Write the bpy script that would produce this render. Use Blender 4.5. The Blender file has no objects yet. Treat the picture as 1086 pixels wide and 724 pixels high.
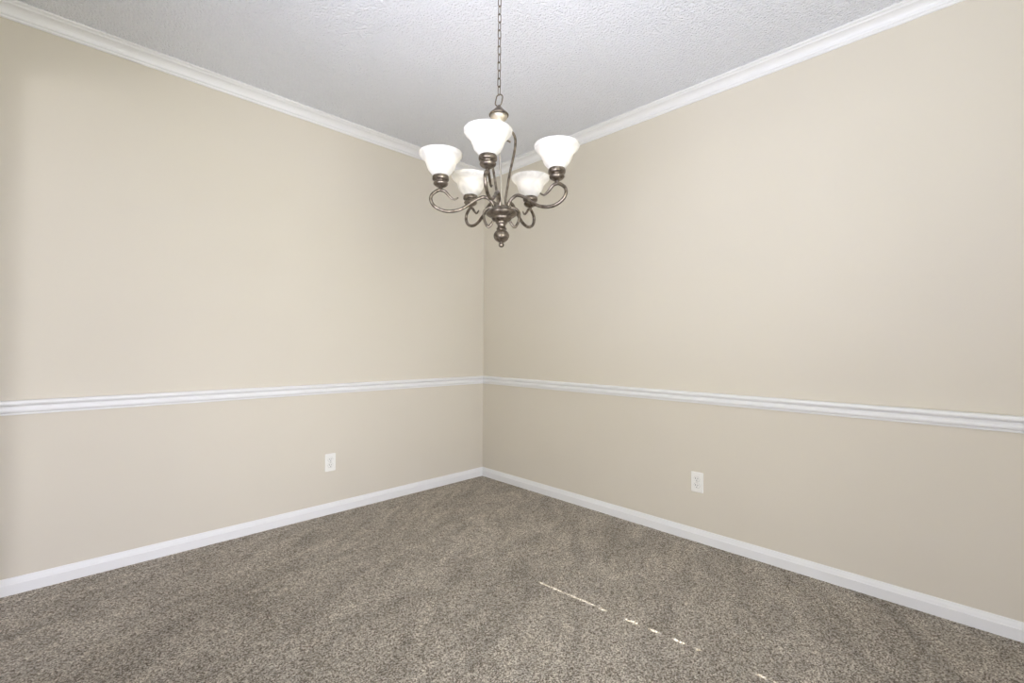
import bpy, bmesh, math, random
from mathutils import Vector, Matrix
random.seed(4)
S = bpy.context.scene
C = S.collection
R = math.radians

# ------------------------------------------------------------------ camera
YAW, PITCH, ROLL, F = R(45.285), R(0.642), R(0.383), 490.14
cam_d = bpy.data.cameras.new('camera'); cam = bpy.data.objects.new('camera', cam_d); C.objects.link(cam)
cam_d.sensor_width = 36; cam_d.lens = 36 * F / 1086; cam_d.clip_start = .02
fw = Vector((math.cos(PITCH)*math.cos(YAW), math.cos(PITCH)*math.sin(YAW), math.sin(PITCH)))
rt = Vector((math.sin(YAW), -math.cos(YAW), 0)); up = rt.cross(fw)
r2 = rt*math.cos(ROLL) + up*math.sin(ROLL); u2 = -rt*math.sin(ROLL) + up*math.cos(ROLL)
m = Matrix((r2, u2, -fw)).transposed().to_4x4()
m.translation = Vector((-2.7114, -3.1007, 1.14))
cam.matrix_world = m
S.camera = cam

# ------------------------------------------------------------------ colour management, world, lights
vs = S.view_settings
S.display_settings.display_device = 'sRGB'
vs.view_transform = 'Standard'; vs.look = 'None'; vs.gamma = 1; vs.use_curve_mapping = False
vs.exposure = 0.0
w = bpy.data.worlds.new('sky'); S.world = w; w.use_nodes = True
w.node_tree.nodes['Background'].inputs[0].default_value = (.75, .85, 1, 1)
w.node_tree.nodes['Background'].inputs[1].default_value = 1.0

def area(name, loc, target, sx, sy, power, col, spread=180):
    l = bpy.data.lights.new(name, 'AREA'); l.shape = 'RECTANGLE'; l.size = sx; l.size_y = sy
    l.energy = power; l.color = col; l.spread = R(spread)
    o = bpy.data.objects.new(name, l); C.objects.link(o); o.location = loc
    o.rotation_euler = (Vector(target) - Vector(loc)).to_track_quat('-Z', 'Y').to_euler()
    return o
# W = watts per colour channel of each added fill lamp; the bulbs' strength is relative
LIGHT = {
    'far_window_daylight':   (57, 58, 63),
    'side_window_skylight':  (12, 12.2, 9),
    'side_window_ground':    (25, 26.2, 40),
    'rear_window_forward':   (22, 22.4, 23.5),
    'rear_window_ground':    (22, 23.6, 14),
    'rear_window_low':       (21.5, 21.9, 30),
    'bulb': (.60, .52, .39),
}
def fill_lamp(name, loc, target, sx, sy, spread=180):
    c = LIGHT[name]; p = max(max(c), 1e-6)
    if max(c) > 0: area(name, loc, target, sx, sy, p, [max(v, 0)/p for v in c], spread)
fill_lamp('far_window_daylight', (-5.96, -2.5, 1.45), (0, -2.5, 1.45), 1.0, 1.5)  # added fill, grazes the left wall through the side opening
fill_lamp('side_window_skylight', (-2.95, -2.45, 1.55), (0, -2.25, 1.70), .9, 1.2, 150)  # added fill, brightens the right wall
fill_lamp('side_window_ground', (-2.94, -2.45, 1.55), (-1.7, -2.45, 3.1), .9, 1.2, 130)  # added fill tilted up to brighten the ceiling
fill_lamp('rear_window_forward', (-2.3, -4.27, 1.0), (-1.1, 0, .35), 1.0, 1.6, 90)  # added narrow fill aimed at the low corner
fill_lamp('rear_window_ground', (-2.3, -4.26, 1.40), (-2.1, -2.9, 2.9), 1.0, 1.4, 130)  # added up-tilted fill for the ceiling from the rear
fill_lamp('rear_window_low', (-2.3, -4.27, .50), (-2.3, 0, .50), 1.0, .8)  # added low fill for the lower left wall
sl = bpy.data.lights.new('sun', 'SUN'); sl.energy = 15; sl.angle = R(.25); sl.color = (1, .95, .88)
so = bpy.data.objects.new('sun', sl); C.objects.link(so)
SUN_EL = R(30)
dxy = Vector((-1.0288+.9439, -1.5944+2.6152)).normalized()
sd = Vector((dxy.x*math.cos(SUN_EL), dxy.y*math.cos(SUN_EL), -math.sin(SUN_EL)))
so.rotation_euler = sd.to_track_quat('-Z', 'Y').to_euler()

# ------------------------------------------------------------------ materials
def lin(c):
    return tuple(((v/255)/12.92 if v/255 <= .04045 else ((v/255+.055)/1.055)**2.4) for v in c) + (1,)
def mat(name, col, rough=.5, metal=0, **kw):
    m = bpy.data.materials.new(name); m.use_nodes = True
    b = m.node_tree.nodes['Principled BSDF']
    b.inputs['Base Color'].default_value = lin(col); b.inputs['Roughness'].default_value = rough
    b.inputs['Metallic'].default_value = metal
    for k, v in kw.items(): b.inputs[k].default_value = v
    return m
def node(m, t, **kw):
    n = m.node_tree.nodes.new(t)
    for k, v in kw.items():
        if k in n.inputs: n.inputs[k].default_value = v
        else: setattr(n, k, v)
    return n
def bump_noise(m, scale, strength, dist, detail=3, rough=.5):
    nt = m.node_tree; g = node(m, 'ShaderNodeNewGeometry')
    n = node(m, 'ShaderNodeTexNoise', Scale=scale, Detail=detail, Roughness=rough)
    nt.links.new(g.outputs['Position'], n.inputs['Vector'])
    b = node(m, 'ShaderNodeBump', Strength=strength, Distance=dist)
    nt.links.new(n.outputs['Fac'], b.inputs['Height'])
    nt.links.new(b.outputs['Normal'], nt.nodes['Principled BSDF'].inputs['Normal'])
    return n
def mottled(m, c0, c1, scale, f0=.35, f1=.65):
    nt = m.node_tree; g = node(m, 'ShaderNodeNewGeometry')
    n = node(m, 'ShaderNodeTexNoise', Scale=scale, Detail=2.0)
    nt.links.new(g.outputs['Position'], n.inputs['Vector'])
    r = node(m, 'ShaderNodeValToRGB')
    r.color_ramp.elements[0].position = f0; r.color_ramp.elements[1].position = f1
    r.color_ramp.elements[0].color = lin(c0); r.color_ramp.elements[1].color = lin(c1)
    nt.links.new(n.outputs['Fac'], r.inputs['Fac'])
    nt.links.new(r.outputs['Color'], nt.nodes['Principled BSDF'].inputs['Base Color'])

WALL = mat('beige wall paint', (218, 210, 193), .75, **{'Specular IOR Level': .25})
mottled(WALL, (216, 209, 194), (218, 211, 196), 1.3); bump_noise(WALL, 160, .05, .002)
CEIL = mat('textured white ceiling', (240, 242, 246), .9, **{'Specular IOR Level': .1})
bump_noise(CEIL, 95, 1.0, .017, 2, .55)
TRIM = mat('white satin trim paint', (236, 236, 235), .4); bump_noise(TRIM, 30, .03, .002)
PLATE = mat('white plastic', (243, 242, 236), .3); bump_noise(PLATE, 40, .02, .001)
SLOT = mat('dark slot', (70, 68, 62), .6); mottled(SLOT, (66, 64, 58), (74, 72, 66), 300)
GAP = mat('shadow gap grey', (150, 148, 140), .6); bump_noise(GAP, 200, .02, .001)
SCREW = mat('painted screw', (205, 204, 196), .35, .3); bump_noise(SCREW, 300, .05, .001)
BLIND = mat('pale roller blind', (240, 238, 232), .8); bump_noise(BLIND, 200, .1, .001)

CARPET = mat('brown twist carpet', (140, 126, 108), .95, **{'Specular IOR Level': .05})
def carpet_nodes(m):
    nt = m.node_tree; L = nt.links
    g = node(m, 'ShaderNodeNewGeometry')
    n1 = node(m, 'ShaderNodeTexNoise', Scale=200, Detail=4.0, Roughness=.85); L.new(g.outputs['Position'], n1.inputs['Vector'])
    v = node(m, 'ShaderNodeTexVoronoi', Scale=225); L.new(g.outputs['Position'], v.inputs['Vector'])
    # tufts: cell colour + noise
    sep = node(m, 'ShaderNodeSeparateColor'); L.new(v.outputs['Color'], sep.inputs[0])
    mx = node(m, 'ShaderNodeMath', operation='MULTIPLY_ADD'); L.new(sep.outputs[0], mx.inputs[0]); mx.inputs[1].default_value = .42
    L.new(n1.outputs['Fac'], mx.inputs[2])
    r = node(m, 'ShaderNodeValToRGB'); e = r.color_ramp.elements
    e[0].position = .46; e[0].color = lin((96, 86, 73)); e[1].position = .96; e[1].color = lin((248, 242, 230))
    k = r.color_ramp.elements.new(.70); k.color = lin((187, 176, 161))
    L.new(mx.outputs[0], r.inputs['Fac'])
    # brushed pile: long soft streaks where the pile leans another way
    vr = node(m, 'ShaderNodeVectorRotate', rotation_type='Z_AXIS'); L.new(g.outputs['Position'], vr.inputs['Vector']); vr.inputs['Angle'].default_value = R(-28)
    mp = node(m, 'ShaderNodeMapping'); L.new(vr.outputs[0], mp.inputs['Vector']); mp.inputs['Scale'].default_value = (1.0, 2.6, 1)
    n2 = node(m, 'ShaderNodeTexNoise', Scale=2.4, Detail=5.0, Roughness=.62, Distortion=1.1); L.new(mp.outputs[0], n2.inputs['Vector'])
    rr = node(m, 'ShaderNodeMapRange'); L.new(n2.outputs['Fac'], rr.inputs[0])
    rr.inputs[1].default_value = .36; rr.inputs[2].default_value = .66; rr.inputs[3].default_value = .85; rr.inputs[4].default_value = 1.22
    hsv = node(m, 'ShaderNodeHueSaturation'); L.new(r.outputs['Color'], hsv.inputs['Color']); L.new(rr.outputs[0], hsv.inputs['Value'])
    L.new(hsv.outputs[0], nt.nodes['Principled BSDF'].inputs['Base Color'])
    b = node(m, 'ShaderNodeBump', Strength=1.0, Distance=.009); L.new(mx.outputs[0], b.inputs['Height'])
    L.new(b.outputs['Normal'], nt.nodes['Principled BSDF'].inputs['Normal'])
carpet_nodes(CARPET)

METAL = mat('brushed pewter bronze', (134, 124, 112), .36, .9)
mottled(METAL, (88, 79, 68), (142, 132, 119), 60); bump_noise(METAL, 220, .12, .001)
SILVER = mat('pale satin nickel', (188, 182, 170), .45, .9); bump_noise(SILVER, 200, .05, .001)
GLASS = mat('white alabaster glass', (246, 245, 240), .35, 0)
def glass_nodes(m):
    nt = m.node_tree; L = nt.links; b = nt.nodes['Principled BSDF']; out = nt.nodes['Material Output']
    g = node(m, 'ShaderNodeTexCoord')
    n = node(m, 'ShaderNodeTexNoise', Scale=16, Detail=3.0, Distortion=1.6); L.new(g.outputs['Object'], n.inputs['Vector'])
    r = node(m, 'ShaderNodeValToRGB'); r.color_ramp.elements[0].position = .35; r.color_ramp.elements[1].position = .7
    r.color_ramp.elements[0].color = lin((216, 216, 213)); r.color_ramp.elements[1].color = lin((236, 236, 234))
    L.new(n.outputs['Fac'], r.inputs['Fac']); L.new(r.outputs[0], b.inputs['Base Color'])
    t = node(m, 'ShaderNodeBsdfTranslucent'); L.new(r.outputs[0], t.inputs['Color'])
    mx = node(m, 'ShaderNodeMixShader'); mx.inputs[0].default_value = .45
    L.new(b.outputs[0], mx.inputs[1]); L.new(t.outputs[0], mx.inputs[2]); L.new(mx.outputs[0], out.inputs['Surface'])
glass_nodes(GLASS)
BULB = mat('lit bulb glass', (255, 240, 220), .3)
bb = BULB.node_tree.nodes['Principled BSDF']
bb.inputs['Emission Color'].default_value = (*LIGHT['bulb'], 1); bb.inputs['Emission Strength'].default_value = 2.7

# ------------------------------------------------------------------ mesh helpers
def obj(name, bm, m, parent=None, smooth=False):
    me = bpy.data.meshes.new(name); bmesh.ops.recalc_face_normals(bm, faces=bm.faces); bm.to_mesh(me); bm.free()
    me.materials.append(m)
    if smooth:
        for p in me.polygons: p.use_smooth = True
    o = bpy.data.objects.new(name, me); C.objects.link(o)
    if parent: o.parent = parent
    return o
def struct(name, bm, m, parent=None, smooth=False):
    o = obj(name, bm, m, parent, smooth)
    if parent is None: o['kind'] = 'structure'
    return o
def box(bm, a, b):
    x0, y0, z0 = a; x1, y1, z1 = b
    v = [bm.verts.new(p) for p in ((x0,y0,z0),(x1,y0,z0),(x1,y1,z0),(x0,y1,z0),(x0,y0,z1),(x1,y0,z1),(x1,y1,z1),(x0,y1,z1))]
    for f in ((0,1,2,3),(4,5,6,7),(0,1,5,4),(1,2,6,5),(2,3,7,6),(3,0,4,7)): bm.faces.new([v[i] for i in f])
def boxes(*bs):
    bm = bmesh.new()
    for a, b in bs: box(bm, a, b)
    return bm
def lathe(bm, prof, n=40, loc=(0, 0, 0), closed=False):
    rings = []
    for r, z in prof:
        if r < 1e-5: rings.append([bm.verts.new((loc[0], loc[1], loc[2]+z))])
        else: rings.append([bm.verts.new((loc[0]+r*math.cos(2*math.pi*i/n), loc[1]+r*math.sin(2*math.pi*i/n), loc[2]+z)) for i in range(n)])
    pairs = list(zip(rings, rings[1:]))
    if closed: pairs.append((rings[-1], rings[0]))
    for a, b in pairs:
        for i in range(n):
            j = (i+1) % n
            if len(a) == 1 and len(b) == 1: continue
            if len(a) == 1: bm.faces.new((a[0], b[i], b[j]))
            elif len(b) == 1: bm.faces.new((a[i], a[j], b[0]))
            else: bm.faces.new((a[i], a[j], b[j], b[i]))
def spline(pts, sub=8, closed=False):
    P = [Vector(p) for p in pts]; n = len(P); out = []
    rng = range(n if closed else n-1)
    for i in rng:
        g = (lambda k: P[k % n]) if closed else (lambda k: P[min(max(k, 0), n-1)])
        a, b, c, d = g(i-1), g(i), g(i+1), g(i+2)
        for s in range(sub):
            t = s/sub
            out.append(.5*((2*b) + (c-a)*t + (2*a-5*b+4*c-d)*t*t + (3*b-a-3*c+d)*t**3))
    if not closed: out.append(P[-1])
    return out
def tube(bm, pts, rad, n=10, closed=False, flat=1.0):
    """sweep a circle; rad is a number or function of 0..1"""
    N = len(pts); rings = []; prev = None
    for i, p in enumerate(pts):
        if closed: t = (pts[(i+1) % N] - pts[i-1]).normalized()
        else: t = (pts[min(i+1, N-1)] - pts[max(i-1, 0)]).normalized()
        if prev is None:
            a = Vector((0, 0, 1)) if abs(t.z) < .9 else Vector((1, 0, 0))
            u = t.cross(a).normalized()
        else: u = (prev - t*prev.dot(t)).normalized()
        prev = u; v = t.cross(u)
        r = rad(i/(N-1)) if callable(rad) else rad
        rings.append([bm.verts.new(p + (u*math.cos(2*math.pi*k/n)*flat + v*math.sin(2*math.pi*k/n))*r) for k in range(n)])
    pr = list(zip(rings, rings[1:])) + ([(rings[-1], rings[0])] if closed else [])
    for a, b in pr:
        for k in range(n): bm.faces.new((a[k], a[(k+1) % n], b[(k+1) % n], b[k]))
    if not closed:
        bm.faces.new(rings[0][::-1]); bm.faces.new(rings[-1])

# ------------------------------------------------------------------ room shell
ZC = 2.677            # ceiling
XL, YB = -2.98, -4.30 # side wall with added opening, rear wall
XF = -6.0             # far wall of the added, unseen adjoining room
T = .12
struct('floor', boxes(((XF-T, YB-T, -.1), (T, T, 0))), CARPET)
struct('ceiling', boxes(((XF-T, YB-T, ZC), (T, T, ZC+.1))), CEIL)
struct('wall_left', boxes(((XF, 0, 0), (0, T, ZC))), WALL)
struct('wall_right', boxes(((0, YB, 0), (T, T, ZC))), WALL)
# rear wall with an added closed door and blinded window
DX0, DX1, DZ = -1.62, -0.785, 2.05
struct('wall_rear', boxes(((DX1, YB-T, 0), (T, YB, ZC)), ((DX0, YB-T, DZ), (DX1, YB, ZC)), ((XF-T, YB-T, 0), (DX0, YB, ZC))), WALL)
OY0, OY1, OZ = -.97, -.12, 2.35
struct('wall_side', boxes(((XL-T*.3, YB, 0), (XL, OY0, ZC)), ((XL-T*.3, OY1, 0), (XL, 0, ZC)), ((XL-T*.3, OY0, OZ), (XL, OY1, ZC))), WALL)  # opening added to admit the far fill and leave a shaded strip
struct('wall_far', boxes(((XF-T, YB, 0), (XF, T, ZC))), WALL)
# unseen windows and blinds added behind the fill lamps: far room, side wall, rear wall
def added_window(n, wall, at, a0, a1, z0, z1):
    """wall 'x': lies in the plane x = at facing +x; wall 'y': in the plane y = at facing +y"""
    def b(u0, u1, d0, d1, q0, q1): return ((at+d0, u0, q0), (at+d1, u1, q1)) if wall == 'x' else ((u0, at+d0, q0), (u1, at+d1, q1))
    o = struct('window_%d' % n, boxes(b(a0-.07, a0, 0, .02, z0-.07, z1+.07), b(a1, a1+.07, 0, .02, z0-.07, z1+.07),
                                      b(a0, a1, 0, .02, z0-.07, z0), b(a0, a1, 0, .02, z1, z1+.07)), TRIM)
    struct('window_blind', boxes(b(a0, a1, .002, .008, z0, z1)), BLIND, o)
added_window(1, 'x', XF, -3.0, -2.0, .70, 2.20)
added_window(2, 'x', XL, -2.9, -2.0, .95, 2.15)
added_window(3, 'y', YB, -2.8, -1.8, .10, 2.10)
# unseen added door; its crack and blocks cut the low sun into dashes
dr = struct('door_1', boxes(((DX0, YB-.04, 0), (-.811, YB-.005, DZ))), TRIM)
struct('door_stop', boxes(((-.797, YB-.02, 0), (DX1, YB+.004, DZ))), TRIM, dr)
struct('door_handle', boxes(((-.89, YB-.005, .98), (-.86, YB+.03, 1.01)), ((-.97, YB+.03, .98), (-.86, YB+.045, 1.01))), METAL, dr)
lit = [(.978, .991), (1.001, 1.020), (1.039, 1.047), (1.127, 1.141), (1.160, 1.192), (1.222, 1.250), (1.272, 1.310), (1.358, 1.377), (1.390, 1.480), (1.484, 1.572)]
z = 0
for a_, b_ in lit + [(DZ, DZ)]:
    struct('door_seal', boxes(((-.813, YB-.012, z), (-.795, YB-.004, a_))), TRIM, dr); z = b_
for a_, b_, wd in ((1.039, 1.047, .006), (1.390, 1.572, .005)):   # partial blocks, for fainter dashes
    struct('door_seal', boxes(((-.813, YB-.012, a_), (-.813+wd+.002, YB-.004, b_))), TRIM, dr)

# ------------------------------------------------------------------ mouldings (profile points: distance from wall, height)
def moulding(name, prof, wall, z0, start, end, mitre0=False, mitre1=True):
    """runs along wall_left (y = 0) or wall_right (x = 0); mitred into the room corner"""
    bm = bmesh.new(); ends = []
    for q, mit in ((start, False), (end, mitre1)):
        ring = []
        for p, z in prof:
            s = q - p if mit else q
            ring.append(bm.verts.new((s, -p, z0+z) if wall == 'L' else (-p, s, z0+z)))
        ends.append(ring)
    n = len(prof)
    for i in range(n):
        j = (i+1) % n; bm.faces.new((ends[0][i], ends[0][j], ends[1][j], ends[1][i]))
    bm.faces.new(ends[0][::-1]); bm.faces.new(ends[1])
    return struct(name, bm, TRIM)
def arc(cx, cz, r, a0, a1, n=6, rz=None):
    rz = rz or r
    return [(cx + r*math.cos(R(a0+(a1-a0)*i/n)), cz + rz*math.sin(R(a0+(a1-a0)*i/n))) for i in range(n+1)]
RAIL = [(0, 0), (.006, 0), (.008, .004), (.008, .009), (.012, .011)] + arc(.012, .024, .009, -90, 60, 6, .013) + \
       [(.013, .036), (.013, .041), (.020, .044)] + arc(.022, .056, .010, -60, 90, 6, .011) + [(.008, .0675), (0, .0675)]
BASE = [(0, 0), (.0150, 0), (.0150, .046), (.0140, .0485), (.0120, .0495), (.0118, .0520), (.0095, .060), (.0060, .067), (.0050, .0715), (.0035, .0740), (0, .0745)]
D_ = ZC - 2.6125
CROWN = [(0, 0), (.007, 0), (.010, .004), (.010, .009), (.013, .012), (.016, .013), (.018, .017)] + \
        [(.018+.034*(1-math.cos(R(a)))*1.0, .017+.030*math.sin(R(a))) for a in (15, 30, 45, 60, 75, 90)] + \
        [(.055, .049), (.058, .053), (.066, .055), (.070, .058), (.070, D_), (0, D_)]
Z_RAIL = .8128
for nm, wl, st in (('left', 'L', XF), ('right', 'R', YB)):
    moulding('baseboard_'+nm, BASE, wl, 0, st, 0)
for k, wl, st in ((1, 'L', XF), (2, 'R', YB)):
    moulding('trim_%d' % k, RAIL, wl, Z_RAIL, st, 0)
    moulding('trim_%d' % (k+2), CROWN, wl, 2.6125, st, 0)

# ------------------------------------------------------------------ wall outlets
def rounded_plate(bm, wd, ht, d0, d1, r, n=4, inset=0):
    """plate in the XZ plane, its front towards -Y, edges eased"""
    rings = []
    for y, k in ((d0, 0), (d1*.45, 0), (d1*.85, .0012), (d1, .003)):
        ring = []
        for sx, sz, a0 in ((1, 1, 0), (-1, 1, 90), (-1, -1, 180), (1, -1, 270)):
            for i in range(n+1):
                a = R(a0+90*i/n)
                ring.append(bm.verts.new((sx*(wd/2-r)+(r-k)*math.cos(a), -y, sz*(ht/2-r)+(r-k)*math.sin(a))))
        rings.append(ring)
    for a, b in zip(rings, rings[1:]):
        for i in range(len(a)):
            j = (i+1) % len(a); bm.faces.new((a[i], a[j], b[j], b[i]))
    bm.faces.new(rings[-1]); bm.faces.new(rings[0][::-1])
def outlet(loc, rz, label):
    t = bpy.data.objects.new('electrical_outlet', None); C.objects.link(t)
    t.location = loc; t.rotation_euler = (0, 0, rz); t.empty_display_size = .05
    t['label'] = label; t['category'] = 'wall outlet'; t['group'] = 'duplex wall outlets'
    bm = bmesh.new(); rounded_plate(bm, .072, .118, 0, .0065, .0045); obj('cover_plate', bm, PLATE, t)
    for s in (1, -1):
        bm = bmesh.new(); zc = s*.0195; ring0 = []; ring1 = []
        for i in range(28):                                  # a round face flattened above and below
            a = 2*math.pi*i/28; x = .0172*math.cos(a); z = max(-.0138, min(.0138, .0172*math.sin(a)))
            ring0.append(bm.verts.new((x, -.006, zc+z))); ring1.append(bm.verts.new((x*.96, -.0090, zc+z*.96)))
        for i in range(28):
            j = (i+1) % 28; bm.faces.new((ring0[i], ring0[j], ring1[j], ring1[i]))
        bm.faces.new(ring1); bm.faces.new(ring0[::-1])
        rc = obj('receptacle', bm, PLATE, t)
        bm = bmesh.new(); q0 = []; q1 = []
        for i in range(28):
            a = 2*math.pi*i/28; x = .0181*math.cos(a); z = max(-.0147, min(.0147, .0181*math.sin(a)))
            q0.append(bm.verts.new((x, -.0060, zc+z))); q1.append(bm.verts.new((x, -.00655, zc+z)))
        for i in range(28):
            j = (i+1) % 28; bm.faces.new((q0[i], q0[j], q1[j], q1[i]))
        bm.faces.new(q1); bm.faces.new(q0[::-1]); obj('receptacle_gap', bm, GAP, rc)
        bm = bmesh.new()
        for x, h in ((-.0064, .0050), (.0064, .0042)): box(bm, (x-.0013, -.0093, zc+.0035-h), (x+.0013, -.0088, zc+.0035+h))
        sl_ = obj('slot', bm, SLOT, rc)
        bm = bmesh.new()
        a = [bm.verts.new((.0027*math.cos(R(q)), -.0093, zc-.0078+.0027*math.sin(R(q)))) for q in range(0, 360, 30)]
        b = [bm.verts.new((v.co.x, -.0088, v.co.z)) for v in a]
        for i in range(12): bm.faces.new((a[i], a[(i+1) % 12], b[(i+1) % 12], b[i]))
        bm.faces.new(a); bm.faces.new(b[::-1]); obj('ground_hole', bm, SLOT, rc)
    bm = bmesh.new(); bmesh.ops.create_uvsphere(bm, u_segments=14, v_segments=8, radius=.0032)
    for v in bm.verts: v.co = Vector((v.co.x, v.co.y*.45-.0066, v.co.z))
    obj('screw', bm, SCREW, t)
    return t
outlet((-1.3705, 0, .3475), 0, 'white duplex wall outlet low on the left wall, below the chair rail')
outlet((0, -1.9271, .3473), R(-90), 'white duplex wall outlet low on the right wall, below the chair rail')

# ------------------------------------------------------------------ chandelier
CX, CY, CZ = -1.4082, -1.7183, 1.14     # heights below are taken above CZ
ch = bpy.data.objects.new('chandelier', None); C.objects.link(ch); ch.location = (CX, CY, CZ)
ch['label'] = 'five-arm pewter chandelier with white alabaster bell shades hanging from the ceiling by a chain'
ch['category'] = 'chandelier'
FACE = math.atan2(-3.1007-CY, -2.7114-CX)   # bearing of the photographer; arm bearings are counted from it
def polar(deg, prof):
    a = FACE + R(deg); return [Vector((r*math.cos(a), r*math.sin(a), z)) for r, z in prof]
bm = bmesh.new()
lathe(bm, [(.0, .583), (.012, .583), (.022, .578), (.030, .572), (.045, .567), (.056, .560), (.0590, .556), (.0620, .5535), (.0650, .549), (.0645, .545), (.060, .540),
           (.050, .534), (.043, .531), (.041, .528), (.0405, .524), (.036, .519), (.028, .515), (.0235, .511)], 48)
lathe(bm, [(.0235, .511), (.0235, .507), (.019, .504), (.0165, .498), (.0165, .490), (.021, .486), (.021, .482)], 48)
obj('hub', bm, METAL, ch, True)
bm = bmesh.new()
pr = [(.021, .482)] + [(.0325*math.cos(R(a)), .4555+.027*math.sin(R(a))) for a in range(60, -61, -12)] + [(.012, .4300), (.007, .427)]
pr += [(.0115*math.cos(R(a)), .418+.0105*math.sin(R(a))) for a in range(48, -91, -23)] + [(0, .4075)]
lathe(bm, pr, 40); obj('finial', bm, METAL, ch, True)
LEAN = Vector((-math.sin(YAW), math.cos(YAW), 0)) * .014 + Vector((0, 0, .009))      # the cap hangs a little to one side of the hub
bm = bmesh.new(); tube(bm, [Vector((0, 0, .57)), Vector((0, 0, .58)) , LEAN*.98 + Vector((0, 0, .90)), LEAN + Vector((0, 0, .93))], .0042, 14); obj('centre_rod', bm, SILVER, ch, True)
bm = bmesh.new()
lathe(bm, [(0, .990), (.004, .988), (.009, .982), (.018, .971), (.030, .959), (.0385, .951), (.0410, .947), (.0400, .944), (.0370, .9445), (0, .9445)], 40, LEAN)
obj('top_cap', bm, METAL, ch, True)
bm = bmesh.new()
lathe(bm, [(0, .9447), (.0355, .9447), (.0360, .939), (.032, .931), (.024, .924),
           (.018, .915), (.014, .905), (.010, .898), (.0045, .895)], 40, LEAN)
obj('cap_body', bm, SILVER, ch, True)
# two long scrolls between the cap and the hub, each ending in a loop under the hub
sc = [(.036, .846), (.024, .852), (.014, .860), (.012, .875), (.020, .888), (.036, .889), (.048, .880), (.0555, .856), (.0530, .815), (.0430, .765), (.0330, .715), (.024, .660),
      (.0165, .605), (.022, .575)]
sc2 = [(.030, .575), (.055, .572), (.072, .558), (.074, .535), (.066, .508), (.056, .494), (.046, .500), (.036, .516)]
for d in (96, -96):
    bm = bmesh.new(); tube(bm, spline(polar(d, sc), 6), lambda t:   .0036 + .0016*math.sin(min(t*4, 1)*math.pi/2), 10)
    o = obj('scroll_bar', bm, METAL, ch, True)
    bm = bmesh.new(); tube(bm, spline(polar(d, sc2), 6), .0055, 10)
    obj('lower_loop', bm, METAL, ch, True)
arm = [(.022, .545), (.0295, .566), (.035, .585), (.050, .603), (.075, .6115), (.1086, .597), (.142, .5716), (.176, .553), (.2134, .5447), (.247, .549), (.276, .5656),
       (.288, .5906), (.2806, .6115), (.2555, .6286), (.232, .6244), (.213, .6055), (.195, .594), (.178, .603)]
RS = .249
BULB_W = 5
for d in (-11.7, 58.3, 148.2, 214.7, 278.5):
    pts = spline(polar(d, arm), 8)
    bm = bmesh.new(); tube(bm, pts, lambda t: .0068 if t < .80 else .0068-.0038*(t-.80)/.20, 12)
    am = obj('arm', bm, METAL, ch, True)
    c = polar(d, [(RS, 0)])[0]
    bm = bmesh.new()   # turned cup: stub, lower ring, waist, upper ring
    lathe(bm, [(0, .628), (.0075, .628), (.0075, .637), (.012, .640), (.022, .645), (.0285, .651), (.0303, .656), (.0265, .660), (.0225, .6625), (.0235, .666), (.0315, .668),
               (.0335, .672), (.0335, .680), (.0310, .686), (.0275, .687), (.0275, .672), (0, .670)], 36, c)
    obj('shade_holder', bm, METAL, am, True)
    out = [(.0260, .676), (.0290, .684), (.0375, .694), (.0480, .706), (.0550, .720), (.0600, .734), (.0650, .745), (.0730, .754), (.0810, .761), (.0860, .768), (.0878, .776)]
    inn = [(.0850, .7765), (.0832, .771), (.0785, .765), (.0705, .758), (.0620, .749), (.0565, .737), (.0515, .723), (.0445, .710), (.0345, .697), (.0260, .687), (.0230, .676)]
    bm = bmesh.new(); lathe(bm, [p[:2] for p in spline([(r, z, 0) for r, z in out], 3)] + [p[:2] for p in spline([(r, z, 0) for r, z in inn], 3)], 48, c, True)
    obj('glass_shade', bm, GLASS, am, True)
    bm = bmesh.new()
    lathe(bm, [(0, .671), (.012, .671), (.013, .690), (.015, .700), (.0200, .712), (.0235, .724), (.0225, .736), (.0160, .746), (.008, .750), (0, .751)], 24, c)
    obj('bulb', bm, BULB, am, True)
    ld = bpy.data.lights.new('bulb_light', 'POINT'); ld.energy = .85; ld.color = LIGHT['bulb']; ld.shadow_soft_size = .02
    lo = bpy.data.objects.new('bulb_light', ld); C.objects.link(lo); lo.parent = ch; lo.location = c + Vector((0, 0, .775))
# chain up to the ceiling
def link_bm(w, h, r, n=20):
    bm = bmesh.new(); pts = []
    for i in range(n):
        a = 2*math.pi*i/n; x = w*math.cos(a); z = w*math.sin(a) + (h-w)*(1 if math.sin(a) > 1e-6 else -1 if math.sin(a) < -1e-6 else 0)
        pts.append(Vector((x, 0, z)))
    tube(bm, pts, r, 8, True); return bm
loop = obj('hanging_loop', link_bm(.0140, .0240, .0026), METAL, ch, True)
loop.location = LEAN + Vector((0, 0, 1.0085)); loop.rotation_euler = (0, R(12), FACE + R(90) - R(20))
z = 1.0085+.0235; k = 0; PITCHL = .0335; top = ZC - CZ - .035
proto = None
while z < top - .01:
    if proto is None: l = proto = obj('chain_link', link_bm(.0064, .0188, .0019), METAL, ch, True)
    else: l = proto.copy(); C.objects.link(l)
    l.location = LEAN + Vector((0, 0, z + .0165)); l.rotation_euler = (0, 0, FACE + R(90) + (R(33) if k % 2 else R(-50))); z += PITCHL; k += 1
bm = bmesh.new(); lathe(bm, [(0, top-.012), (.006, top-.010), (.006, top), (.018, top+.004), (.045, top+.012), (.062, top+.024), (.065, top+.035), (0, top+.035)], 40, (LEAN.x, LEAN.y, 0))
obj('canopy', bm, METAL, ch, True)
